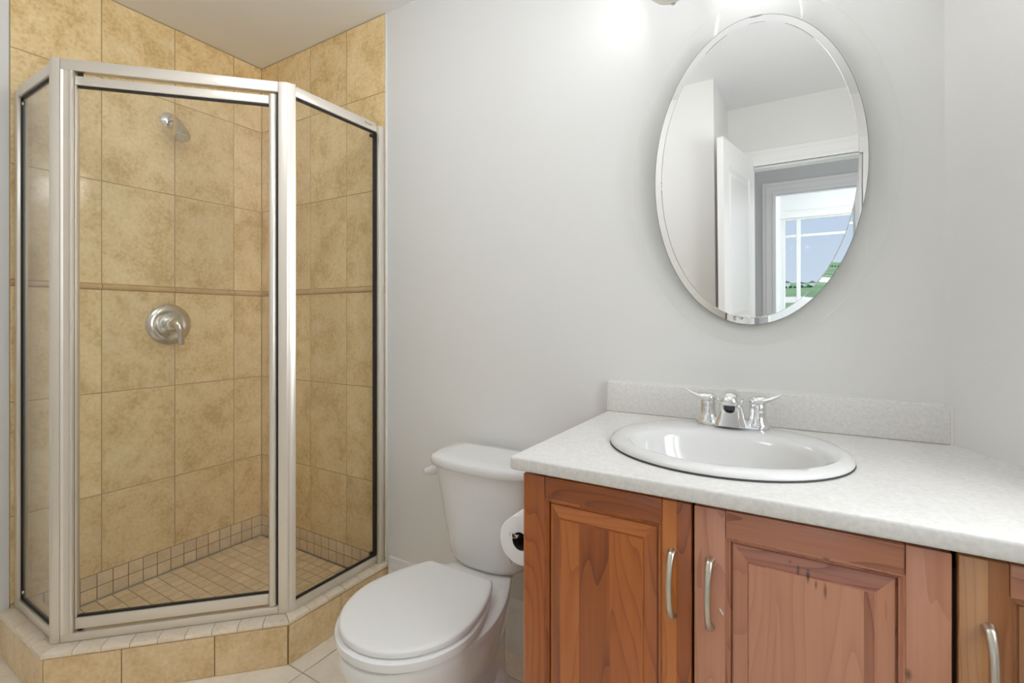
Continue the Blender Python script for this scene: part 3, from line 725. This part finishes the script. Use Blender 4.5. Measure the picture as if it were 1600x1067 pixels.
def tank(b):
    rings = [outl(tc(.110, -.050, -.190), .3582), outl(tc(.132, -.038, -.208), .366), outl(tc(.144, -.034, -.214), .384), outl(tc(.150, -.032, -.216), .42),
             outl(tc(.168, -.030, -.222), .50), outl(tc(.182, -.029, -.228), .58), outl(tc(.192, -.028, -.232), .640), outl(tc(.194, -.028, -.233), .6645)]
    loft(b, rings)
part('tank', PORC, tank, toi, 50)
def tlid(b):
    loft(b, [outl(tc(.196, -.026, -.237), .6648), outl(tc(.205, -.022, -.246), .668), outl(tc(.208, -.020, -.249), .676), outl(tc(.208, -.020, -.249), .690),
             outl(tc(.203, -.023, -.244), .6975), outl(tc(.193, -.030, -.234), .7005), outl(tc(.15, -.06, -.20), .7015)])
part('tank_lid', PORC, tlid, toi, 50)
def flush(b):
    lathe(b, (TX - .189, -.150, .628), (-1, 0, 0), [(-.012, .013), (.004, .013), (.006, .010), (.012, .009)], 20)
    P = spline([(TX - .200, -.150, .628), (TX - .212, -.155, .628), (TX - .222, -.170, .627), (TX - .234, -.188, .626)], 5)
    tube(b, P, [.0125 + .0065 * math.sin(PI * i / (len(P) - 1)) - .004 * i / len(P) for i in range(len(P))], 16, flat=.75)
part('flush_lever', PORC, flush, toi)

# ------------------------------------------------------------------ toilet paper and its holder
VX = 1.8520
RXc, RZ, RY0, RY1 = 1.789, .641, -.495, -.390
hold = thing('paper_holder', 'chrome wire toilet paper holder on the side of the vanity', 'toilet paper holder', (VX, -.375, RZ))
part('rod', CHROME, lambda b: tube(b, spline([(VX - .008, -.370, RZ + .011), (RXc + .03, -.368, RZ + .011), (RXc + .004, -.372, RZ + .011), (RXc, -.392, RZ + .0105), (RXc, -.45, RZ + .011), (RXc - .002, -.500, RZ + .013), (RXc - .006, -.516, RZ + .020)], 6), .0042, 12), hold)
part('rod_end', CHROME, lambda b: lathe(b, (RXc - .006, -.515, RZ + .019), (-.2, -.8, .5), [(0, .003), (.002, .0055), (.006, .0065), (.010, .0045), (.011, 0)], 16), hold)
part('mount', CHROME, lambda b: lathe(b, (VX - .0005, -.370, RZ + .011), (-1, 0, 0), [(0, .022), (.004, .022), (.007, .016), (.009, .008)], 24), hold)
part('shade_plug', CARD, lambda b: lathe(b, (RXc, -.455, RZ), (0, 1, 0), [(0, .0185), (.055, .0185)], 24), hold)  # dark plug put in the roll's hole to stand in for its shade
roll = thing('toilet_paper_roll', 'white toilet paper roll hanging beside the vanity', 'toilet paper', (RXc, -.44, RZ - .055))
ax_ = Vector((0, 1, 0))
part('paper', PAPER, lambda b: lathe(b, (RXc, RY0, RZ), ax_, [(.0, .0205), (.0, .050), (.002, .0545), (.103, .0545), (.105, .050), (.105, .0205)], 56, caps=False), roll, 30)
part('core', CARD, lambda b: lathe(b, (RXc, RY0, RZ), ax_, [(.0005, .0204), (.1045, .0204), (.1045, .0192), (.0005, .0192), (.0005, .0204)], 40, caps=False), roll, 30)
def tail(b):
    A = [(RXc - .0475, RZ - .028), (RXc - .041, RZ - .044), (RXc - .036, RZ - .058), (RXc - .035, RZ - .066)]
    for (a, c) in zip(A, A[1:]):
        pass
    rings = []
    for i, (x, z) in enumerate(A):
        y0_ = RY0 + .002 + .004 * i; y1_ = RY1 - .030 * i
        rings.append([(x, y0_, z), (x, y1_, z), (x + .0012, y1_, z - .0004), (x + .0012, y0_, z - .0004)])
    loft(b, rings)
part('loose_sheet', PAPER, tail, roll, 30)

# ------------------------------------------------------------------ vanity cabinet
CF = -.555; VZ = .8345
van = thing('vanity_cabinet', 'cherry wood vanity cabinet with raised-panel doors and bow pulls', 'vanity cabinet', (2.35, -.3, 0))
def carcass(b):
    xe = wcx(CF) - .012
    box(b, VX, VX + .018, CF, -.016, 0.0, VZ); box(b, VX + .018, wcx(-.02) - .02, -.024, -.016, .10, VZ)
    prism(b, [(VX + .018, CF + .02), (xe, CF + .02), (wcx(-.03) - .02, -.026), (VX + .018, -.026)], .10, .118)
    box(b, VX + .018, xe - .03, CF + .06, CF + .075, 0.0, .10)
    for xa, xb in ((VX + .018, VX + .045), (2.158, 2.190), (2.490, 2.526), (xe - .04, xe)): box(b, xa, xb, CF, CF + .018, .118, VZ)
    box(b, VX + .045, xe - .04, CF, CF + .018, VZ - .035, VZ); box(b, VX + .045, xe - .04, CF, CF + .018, .118, .15)
part('carcass', DARKW, carcass, van, 0)
part('side_panel', WOODS['or'][0], lambda b: box(b, VX - .006, VX - .0002, CF, -.016, 0.0, VZ, r=.001), van, 30)
DF = -.577; DB = -.5565; DZ0, DZ1 = .085, .8265
def cdoor(x0, x1, kind, stl, label, str_=None):
    Wv, Wh = WOODS[kind]; sl = sr = .049; tp = .043
    b = bmn()
    def stile(xa, xb): box(b, xa, xb, DF, DB, DZ0, DZ1, 0, r=.0022)
    stile(x0, x0 + sl); stile(x1 - sr, x1)
    box(b, x0 + sl + .0003, x1 - sr - .0003, DF + .0003, DB, DZ1 - tp, DZ1, 1, r=.0015); box(b, x0 + sl + .0003, x1 - sr - .0003, DF + .0003, DB, DZ0, DZ0 + tp + .01, 1, r=.0015)
    # sticking: stepped moulding round the opening
    xa, xb, za, zb = x0 + sl, x1 - sr, DZ0 + tp + .01, DZ1 - tp
    def rect(i, y): return [(xa + i, y, za + i), (xb - i, y, za + i), (xb - i, y, zb - i), (xa + i, y, zb - i)]
    loft(b, [rect(-.001, DF + .0015), rect(.0025, DF + .0018), rect(.004, DF + .004), rect(.007, DF + .0055), rect(.0075, DF + .010)], False, False, 0)
    d = obj('door', b, [Wv, Wh], van, 30); d['label'] = label
    # raised panel
    b = bmn()
    rr = [rect(.0078, DF + .0105), rect(.0100, DF + .0100), rect(.0105, DF + .0078), rect(.020, DF + .0052), rect(.032, DF + .0020), rect(.0332, DF - .0002), rect(.0345, DF - .0006)]
    R = [[b.verts.new(p) for p in r] for r in rr]
    for r0, r1 in zip(R, R[1:]):
        for i in range(4): face(b, (r0[i], r0[(i + 1) % 4], r1[(i + 1) % 4], r1[i]), 1 if i in (0, 2) else 0)
    face(b, R[-1], 0)
    pn = obj('raised_panel', b, [STAINV, STAINH] if kind == 'pk' else [Wv, Wh], d, 12)
    return d
def pull(d, x):
    def f(b):
        P = spline([(x, DF + .001, .740), (x, DF - .010, .737), (x, DF - .022, .716), (x, DF - .0265, .686), (x, DF - .022, .656), (x, DF - .010, .634), (x, DF + .001, .630)], 6)
        n = len(P); tube(b, P, [.0048 + .0034 * abs(2 * i / (n - 1) - 1) ** 2 for i in range(n)], 14, flat=.75, up=(1, 0, 0))
    part('pull_handle', PULLM, f, d, 50)
d1 = cdoor(1.8440, 2.1715, 'or', 0, 'orange-toned left door'); pull(d1, 2.140)
d2 = cdoor(2.1760, 2.5045, 'pk', 0, 'rose-brown middle door with dark water stains'); pull(d2, 2.201)
part('paint_fleck', WHITE, lambda b: tube(b, [(2.2160, DF - .0002, .6640), (2.2215, DF - .0002, .6560)], .0012, 6), d2)
d3 = cdoor(2.5110, 2.8360, 'lt', 0, 'honey-toned right door'); pull(d3, 2.540)
# ------------------------------------------------------------------ countertop with sink cut-out
CX0, CY0, CZ0, CZ1 = 1.822, -.5945, .8350, .8620
ctp = thing('countertop', 'pale grey speckled laminate countertop with low backsplash', 'countertop', (2.3, -.3, CZ0))
SX, SY, SA, SB = 2.182, -.302, .238, .226
def ctop(b):
    outer = [(CX0, -.004), (CX0, CY0), (wcx(CY0) - .003, CY0), (wcx(-.004) - .003, -.004)]
    n = 64; hole = [(SX + (SA - .014) * math.cos(2 * PI * i / n), SY + (SB - .014) * math.sin(2 * PI * i / n)) for i in range(n)]
    vo = [b.verts.new((x, y, CZ1)) for x, y in outer]; vh = [b.verts.new((x, y, CZ1)) for x, y in hole]
    eds = [b.edges.new((vo[i], vo[(i + 1) % 4])) for i in range(4)] + [b.edges.new((vh[i], vh[(i + 1) % n])) for i in range(n)]
    bmesh.ops.triangle_fill(b, use_beauty=True, use_dissolve=False, edges=eds)
    fs = list(b.faces)
    ret = bmesh.ops.extrude_face_region(b, geom=fs)
    for v in [g_ for g_ in ret['geom'] if isinstance(g_, bmesh.types.BMVert)]: v.co.z = CZ0
    bmesh.ops.recalc_face_normals(b, faces=b.faces)
    sel = [e for e in b.edges if all(abs(v.co.y - CY0) < 1e-5 for v in e.verts) and abs(e.verts[0].co.z - e.verts[1].co.z) < 1e-5]
    sel += [e for e in b.edges if all(abs(v.co.x - CX0) < 1e-5 for v in e.verts) and abs(e.verts[0].co.z - e.verts[1].co.z) < 1e-5]
    sel += [e for e in b.edges if all(abs(v.co.x - CX0) < 1e-5 and abs(v.co.y - CY0) < 1e-5 for v in e.verts)]
    bmesh.ops.bevel(b, geom=sel, offset=.005, segments=3, profile=.5, affect='EDGES')
part('worktop', COUNTER, ctop, ctp, 35)
part('backsplash', COUNTER, lambda b: prism(b, [(1.820, -.0005), (1.820, -.0235), (wcx(-.0235) - .004, -.0235), (wcx(-.0005) - .004, -.0005)], CZ1 + .0002, .952, r=.0035, seg=3), ctp, 35)
part('caulk_line', CAULK, lambda b: (prism(b, [(wcx(CY0 + .006) - .0045, CY0 + .006), (wcx(CY0 + .006) - .0008, CY0 + .006), (wcx(-.024) - .0008, -.024), (wcx(-.024) - .0045, -.024)], CZ1 - .002, CZ1 + .0035), box(b, 1.821, wcx(0) - .001, -.0035, -.0003, .9515, .9545), prism(b, [(wcx(-.024) - .0048, -.0242), (wcx(-.024) - .0006, -.0242), (wcx(-.0005) - .0006, -.0005), (wcx(-.0005) - .0048, -.0005)], CZ1, .953)), ctp, 35)

# ------------------------------------------------------------------ sink
snk = thing('sink', 'white oval drop-in sink set into the grey countertop', 'sink', (SX, SY, CZ1))
def basin(b):
    n = 72
    def E(cx, cy, a, bb, z, p=2.0): return [Vector((cx + a * math.copysign(abs(math.cos(t)) ** (2 / p), math.cos(t)), cy + bb * math.copysign(abs(math.sin(t)) ** (2 / p), math.sin(t)), z)) for t in (2 * PI * i / n for i in range(n))]
    ix, iy, ia, ib = 2.188, -.342, .186, .142
    r = [E(SX, SY, SA - .012, SB - .012, CZ1 + .0015), E(SX, SY, SA - .001, SB - .001, CZ1 + .0025), E(SX, SY, SA, SB, CZ1 + .006), E(SX, SY, SA - .003, SB - .003, CZ1 + .011), E(SX, SY, SA - .010, SB - .010, CZ1 + .0150),
         E(SX, SY - .002, SA - .022, SB - .022, CZ1 + .0170), E(ix, iy + .006, ia + .016, ib + .020, CZ1 + .0165), E(ix, iy + .003, ia + .008, ib + .010, CZ1 + .0145), E(ix, iy, ia, ib, CZ1 + .009), E(ix, iy, ia - .008, ib - .008, CZ1 - .004),
         E(ix, iy, ia - .020, ib - .018, CZ1 - .035), E(ix, iy, ia - .042, ib - .035, CZ1 - .075), E(ix, iy, ia - .080, ib - .062, CZ1 - .108), E(ix, iy, .05, .045, CZ1 - .124), E(ix, iy, .024, .024, CZ1 - .127)]
    loft(b, r, False, True)
part('basin', SINKP, basin, snk, 60)
part('drain', CHROME, lambda b: lathe(b, (2.188, -.342, CZ1 - .1268), (0, 0, 1), [(0, .023), (.002, .022), (.002, .014), (0.0005, .012), (.0005, 0)], 32), snk)
def bead(b):
    n = 72
    def E(g_, z): return [(SX + (SA - g_) * math.cos(2 * PI * i / n), SY + (SB - g_) * math.sin(2 * PI * i / n), z) for i in range(n)]
    loft(b, [E(.002, CZ1 + .0002), E(-.0005, CZ1 + .0004), E(.0002, CZ1 + .0040), E(.004, CZ1 + .0024)], False, False)
part('sealant_bead', SEAL, bead, snk, 40)

# ------------------------------------------------------------------ faucet
FX, FY, FZ = 2.184, -.135, CZ1 + .0172
fau = thing('faucet', 'chrome two-handle centerset faucet on the back rim of the sink', 'faucet', (FX, FY, FZ))
def fbase(b):
    n = 48
    def S(hw, r, z):
        pts = []
        for i in range(n):
            t = 2 * PI * i / n; c, s = math.cos(t), math.sin(t)
            pts.append((FX + r * c + (hw - r) * (1 if c > 0 else -1), FY + r * s, FZ + z))
        return pts
    loft(b, [S(.080, .026, 0), S(.080, .026, .004), S(.078, .024, .008), S(.074, .020, .010)])
part('base_plate', CHROME, fbase, fau, 40)
HX = .056
def hub(sx):
    def f(b): lathe(b, (FX + sx * HX, FY, FZ + .006), (0, 0, 1), [(0, .0275), (.003, .0272), (.008, .0250), (.014, .0215), (.022, .0192), (.036, .0185), (.050, .0192), (.052, .0180), (.0522, 0)], 48)
    o = part('handle', CHROME, f, fau, 40)
    def g_(b):
        c = Vector((FX + sx * HX, FY, FZ + .0585))
        n = 32; rings = []
        # cap that sweeps out into a beak-shaped lever
        for i, (h, r, dx, st_) in enumerate(((0, .0188, 0, 1), (.002, .0205, 0, 1), (.007, .0208, .001, 1.04), (.011, .0195, .003, 1.15), (.015, .0165, .006, 1.35), (.018, .0115, .009, 1.7), (.0195, .004, .012, 2.2))):
            rings.append([c + Vector((sx * dx + r * st_ * math.cos(2 * PI * k / n), r * math.sin(2 * PI * k / n), h)) for k in range(n)])
        loft(b, rings)
        P = spline([c + Vector((-sx * .002, 0, .006)), c + Vector((sx * .014, -.003, .009)), c + Vector((sx * .030, -.008, .0145)), c + Vector((sx * .043, -.012, .0215)), c + Vector((sx * .054, -.015, .0285))], 5)
        m_ = len(P); tube(b, P, [.0190 - .0150 * (i / (m_ - 1)) ** 1.5 for i in range(m_)], 18, flat=.42, up=(0, 1, 0))
    part('lever', CHROME, g_, o, 60)
hub(-1); hub(1)
def spout(b):
    n = 40; rings = []
    for z, hw, yf, yb, p in ((.006, .0375, -.050, .020, 3.6), (.012, .0360, -.050, .020, 3.6), (.024, .0315, -.050, .019, 3.6), (.038, .0275, -.051, .018, 3.4), (.050, .0252, -.053, .017, 3.2), (.0555, .0258, -.058, .017, 3.0), (.0585, .0275, -.070, .016, 2.6), (.064, .0290, -.078, .016, 2.3), (.071, .0285, -.079, .015, 2.2), (.079, .0255, -.073, .012, 2.1), (.086, .0190, -.060, .006, 2.0), (.0895, .0110, -.046, -.004, 2.0), (.0905, .003, -.030, -.016, 2.0)):
        cy_ = (yf + yb) / 2; hy = (yb - yf) / 2; ring = []
        for i in range(n):
            t = 2 * PI * i / n; c, q = math.cos(t), math.sin(t)
            ring.append((FX + hw * math.copysign(abs(c) ** (2 / p), c), FY + cy_ + hy * math.copysign(abs(q) ** (2 / p), q), FZ + z))
        rings.append(ring)
    loft(b, rings)
part('spout', CHROME, spout, fau, 50)
part('aerator', pmat('dark_aerator', (.10, .10, .10), .3, metal=1), lambda b: lathe(b, (FX, FY - .0535, FZ + .0525), (0, -.90, -.43), [(0, .0125), (.006, .0125), (.0065, .0095), (.003, .009), (.003, 0)], 28), fau)
part('lift_rod', CHROME, lambda b: (tube(b, [(FX, FY + .021, FZ + .008), (FX, FY + .021, FZ + .062)], .003, 10), lathe(b, (FX, FY + .021, FZ + .060), (0, 0, 1), [(0, .004), (.004, .0065), (.009, .006), (.011, 0)], 16)), fau)

# ------------------------------------------------------------------ oval mirror, leaning forward from the wall
MX, MY = 2.217, -.018; TH = math.radians(2.0)
mir = thing('wall_mirror', 'oval mirror with a wide clear glass border on the grey wall', 'mirror', (MX, MY, 1.127))
def mp(a, bb, d, n=128):
    """ellipse in the mirror's own plane; d = distance in front of the silvered face"""
    up_ = Vector((0, -math.sin(TH), math.cos(TH))); nr = Vector((0, -math.cos(TH), -math.sin(TH))); c = Vector((MX, MY, 1.127)) + up_ * .398
    return [c + Vector((1, 0, 0)) * (a * math.cos(2 * PI * i / n)) + up_ * (bb * math.sin(2 * PI * i / n)) + nr * d for i in range(n)]
part('glass_plate', GLASSM, lambda b: loft(b, [mp(.309, .449, -.0115), mp(.311, .451, -.010), mp(.311, .451, -.0065), mp(.309, .449, -.005)]), mir, 40)
def mglass(b):
    loft(b, [mp(.248, .398, -.0035), mp(.248, .398, -.0016), mp(.2312, .3812, -.0010), mp(.2292, .3792, .0)], False, True)
part('mirror_glass', MIRROR, mglass, mir, 1)
part('mirror_edge', pmat('grey_glass_edge', (.30, .31, .31), .25), lambda b: loft(b, [mp(.249, .399, -.0048), mp(.2495, .3995, -.0035), mp(.2490, .399, -.0014), mp(.2481, .3981, -.0012)], True, False), mir, 30)
def clips(b, k):
    c = mp(.14, .30, -.0115, 8)[k]; lathe(b, c, (0, 1, 0), [(0, .012), (abs(c.y) - .001, .012)], 20)
pair('standoff', WHITE, clips, mir, keys=(1, 3, 5, 7))
def specks(b, k):
    dx, dz, r = k; t_ = (dz - 1.127) / math.cos(TH); c = Vector((dx, MY + .0048 - t_ * math.sin(TH), dz)); lathe(b, c, (0, -1, -.035), [(0, r), (.0006, r * .8)], 12)
pair('white_speck', WHITE, specks, mir, keys=((2.402, 1.285, .0045), (2.403, 1.259, .0025)))  # two small white specks on the glass plate

# ------------------------------------------------------------------ vanity light above the mirror
vl = thing('vanity_light', 'wall light with three opal shades above the oval mirror', 'wall light', (2.225, -.01, 2.14))
part('backplate', NICKEL, lambda b: box(b, 1.99, 2.46, -.022, -.0005, 2.115, 2.185, r=.008, seg=3), vl)
for x, turn in ((2.032, 0), (2.225, 0), (2.418, 40)):
    y = -.135
    part('arm', NICKEL, lambda b: tube(b, spline([(x, -.020, 2.15), (x, -.05, 2.14), (x, -.070, 2.06), (x, -.09, 1.995)], 6), .007, 12), vl)
    part('cup', NICKEL, lambda b: lathe(b, (x, y, 1.982), (0, 0, 1), [(0, .004), (.002, .020), (.008, .038), (.018, .050), (.026, .056), (.028, .056)], 32), vl)
    part('shade', LAMPG, lambda b: lathe(b, (x, y, 2.0105), (0, 0, 1), [(0, .050), (.002, .052), (.125, .052), (.127, .050)], 32), vl)
    part('cap', NICKEL, lambda b: lathe(b, (x, y, 2.138), (0, 0, 1), [(0, .056), (.003, .056), (.010, .045), (.014, .01), (.0145, 0)], 32), vl)
    def shield(b):      # half-round metal reflector added to keep lamp light off the wall
        n = 20; R = [[], [], [], []]
        for i in range(n + 1):
            t = math.radians(16 - turn + (150 + turn) * i / n)
            for q, (r, z) in enumerate(((.056, 2.0102), (.056, 2.1378), (.054, 2.1378), (.054, 2.0102))): R[q].append((x + r * math.cos(t), y + r * math.sin(t), z))
        vs = [[b.verts.new(p) for p in r] for r in R]
        for q in range(4):
            for i in range(n): face(b, (vs[q][i], vs[q][i + 1], vs[(q + 1) % 4][i + 1], vs[(q + 1) % 4][i]))
        face(b, [vs[q][0] for q in range(4)]); face(b, [vs[q][n] for q in (3, 2, 1, 0)])
    part('light_shield', NICKEL, shield, vl)
# ------------------------------------------------------------------ added globe light, out of view, filling the bathroom
def globe_light(x, y, m, label, r=.165):
    dl = thing('fill_globe', label, 'ceiling light', (x, y, CZ))
    k = r / .165
    part('rose', NICKEL, lambda b: lathe(b, (x, y, CZ - .0005), (0, 0, -1), [(0, .07), (.012, .07), (.022, .055), (.025, .02), (.07, .02), (.074, .05), (.095, .055)], 40), dl)
    part('globe', m, lambda b: lathe(b, (x, y, CZ - .0955), (0, 0, -1), [(0, .055)] + [(k * (.11 - .14 * math.cos(math.radians(a))), k * .165 * math.sin(math.radians(a))) for a in range(40, 180, 10)] + [(k * .25, 0)], 48), dl)
globe_light(1.32, -.95, DOMEG3, 'added round opal globe for fill light, out of view under the bathroom ceiling')
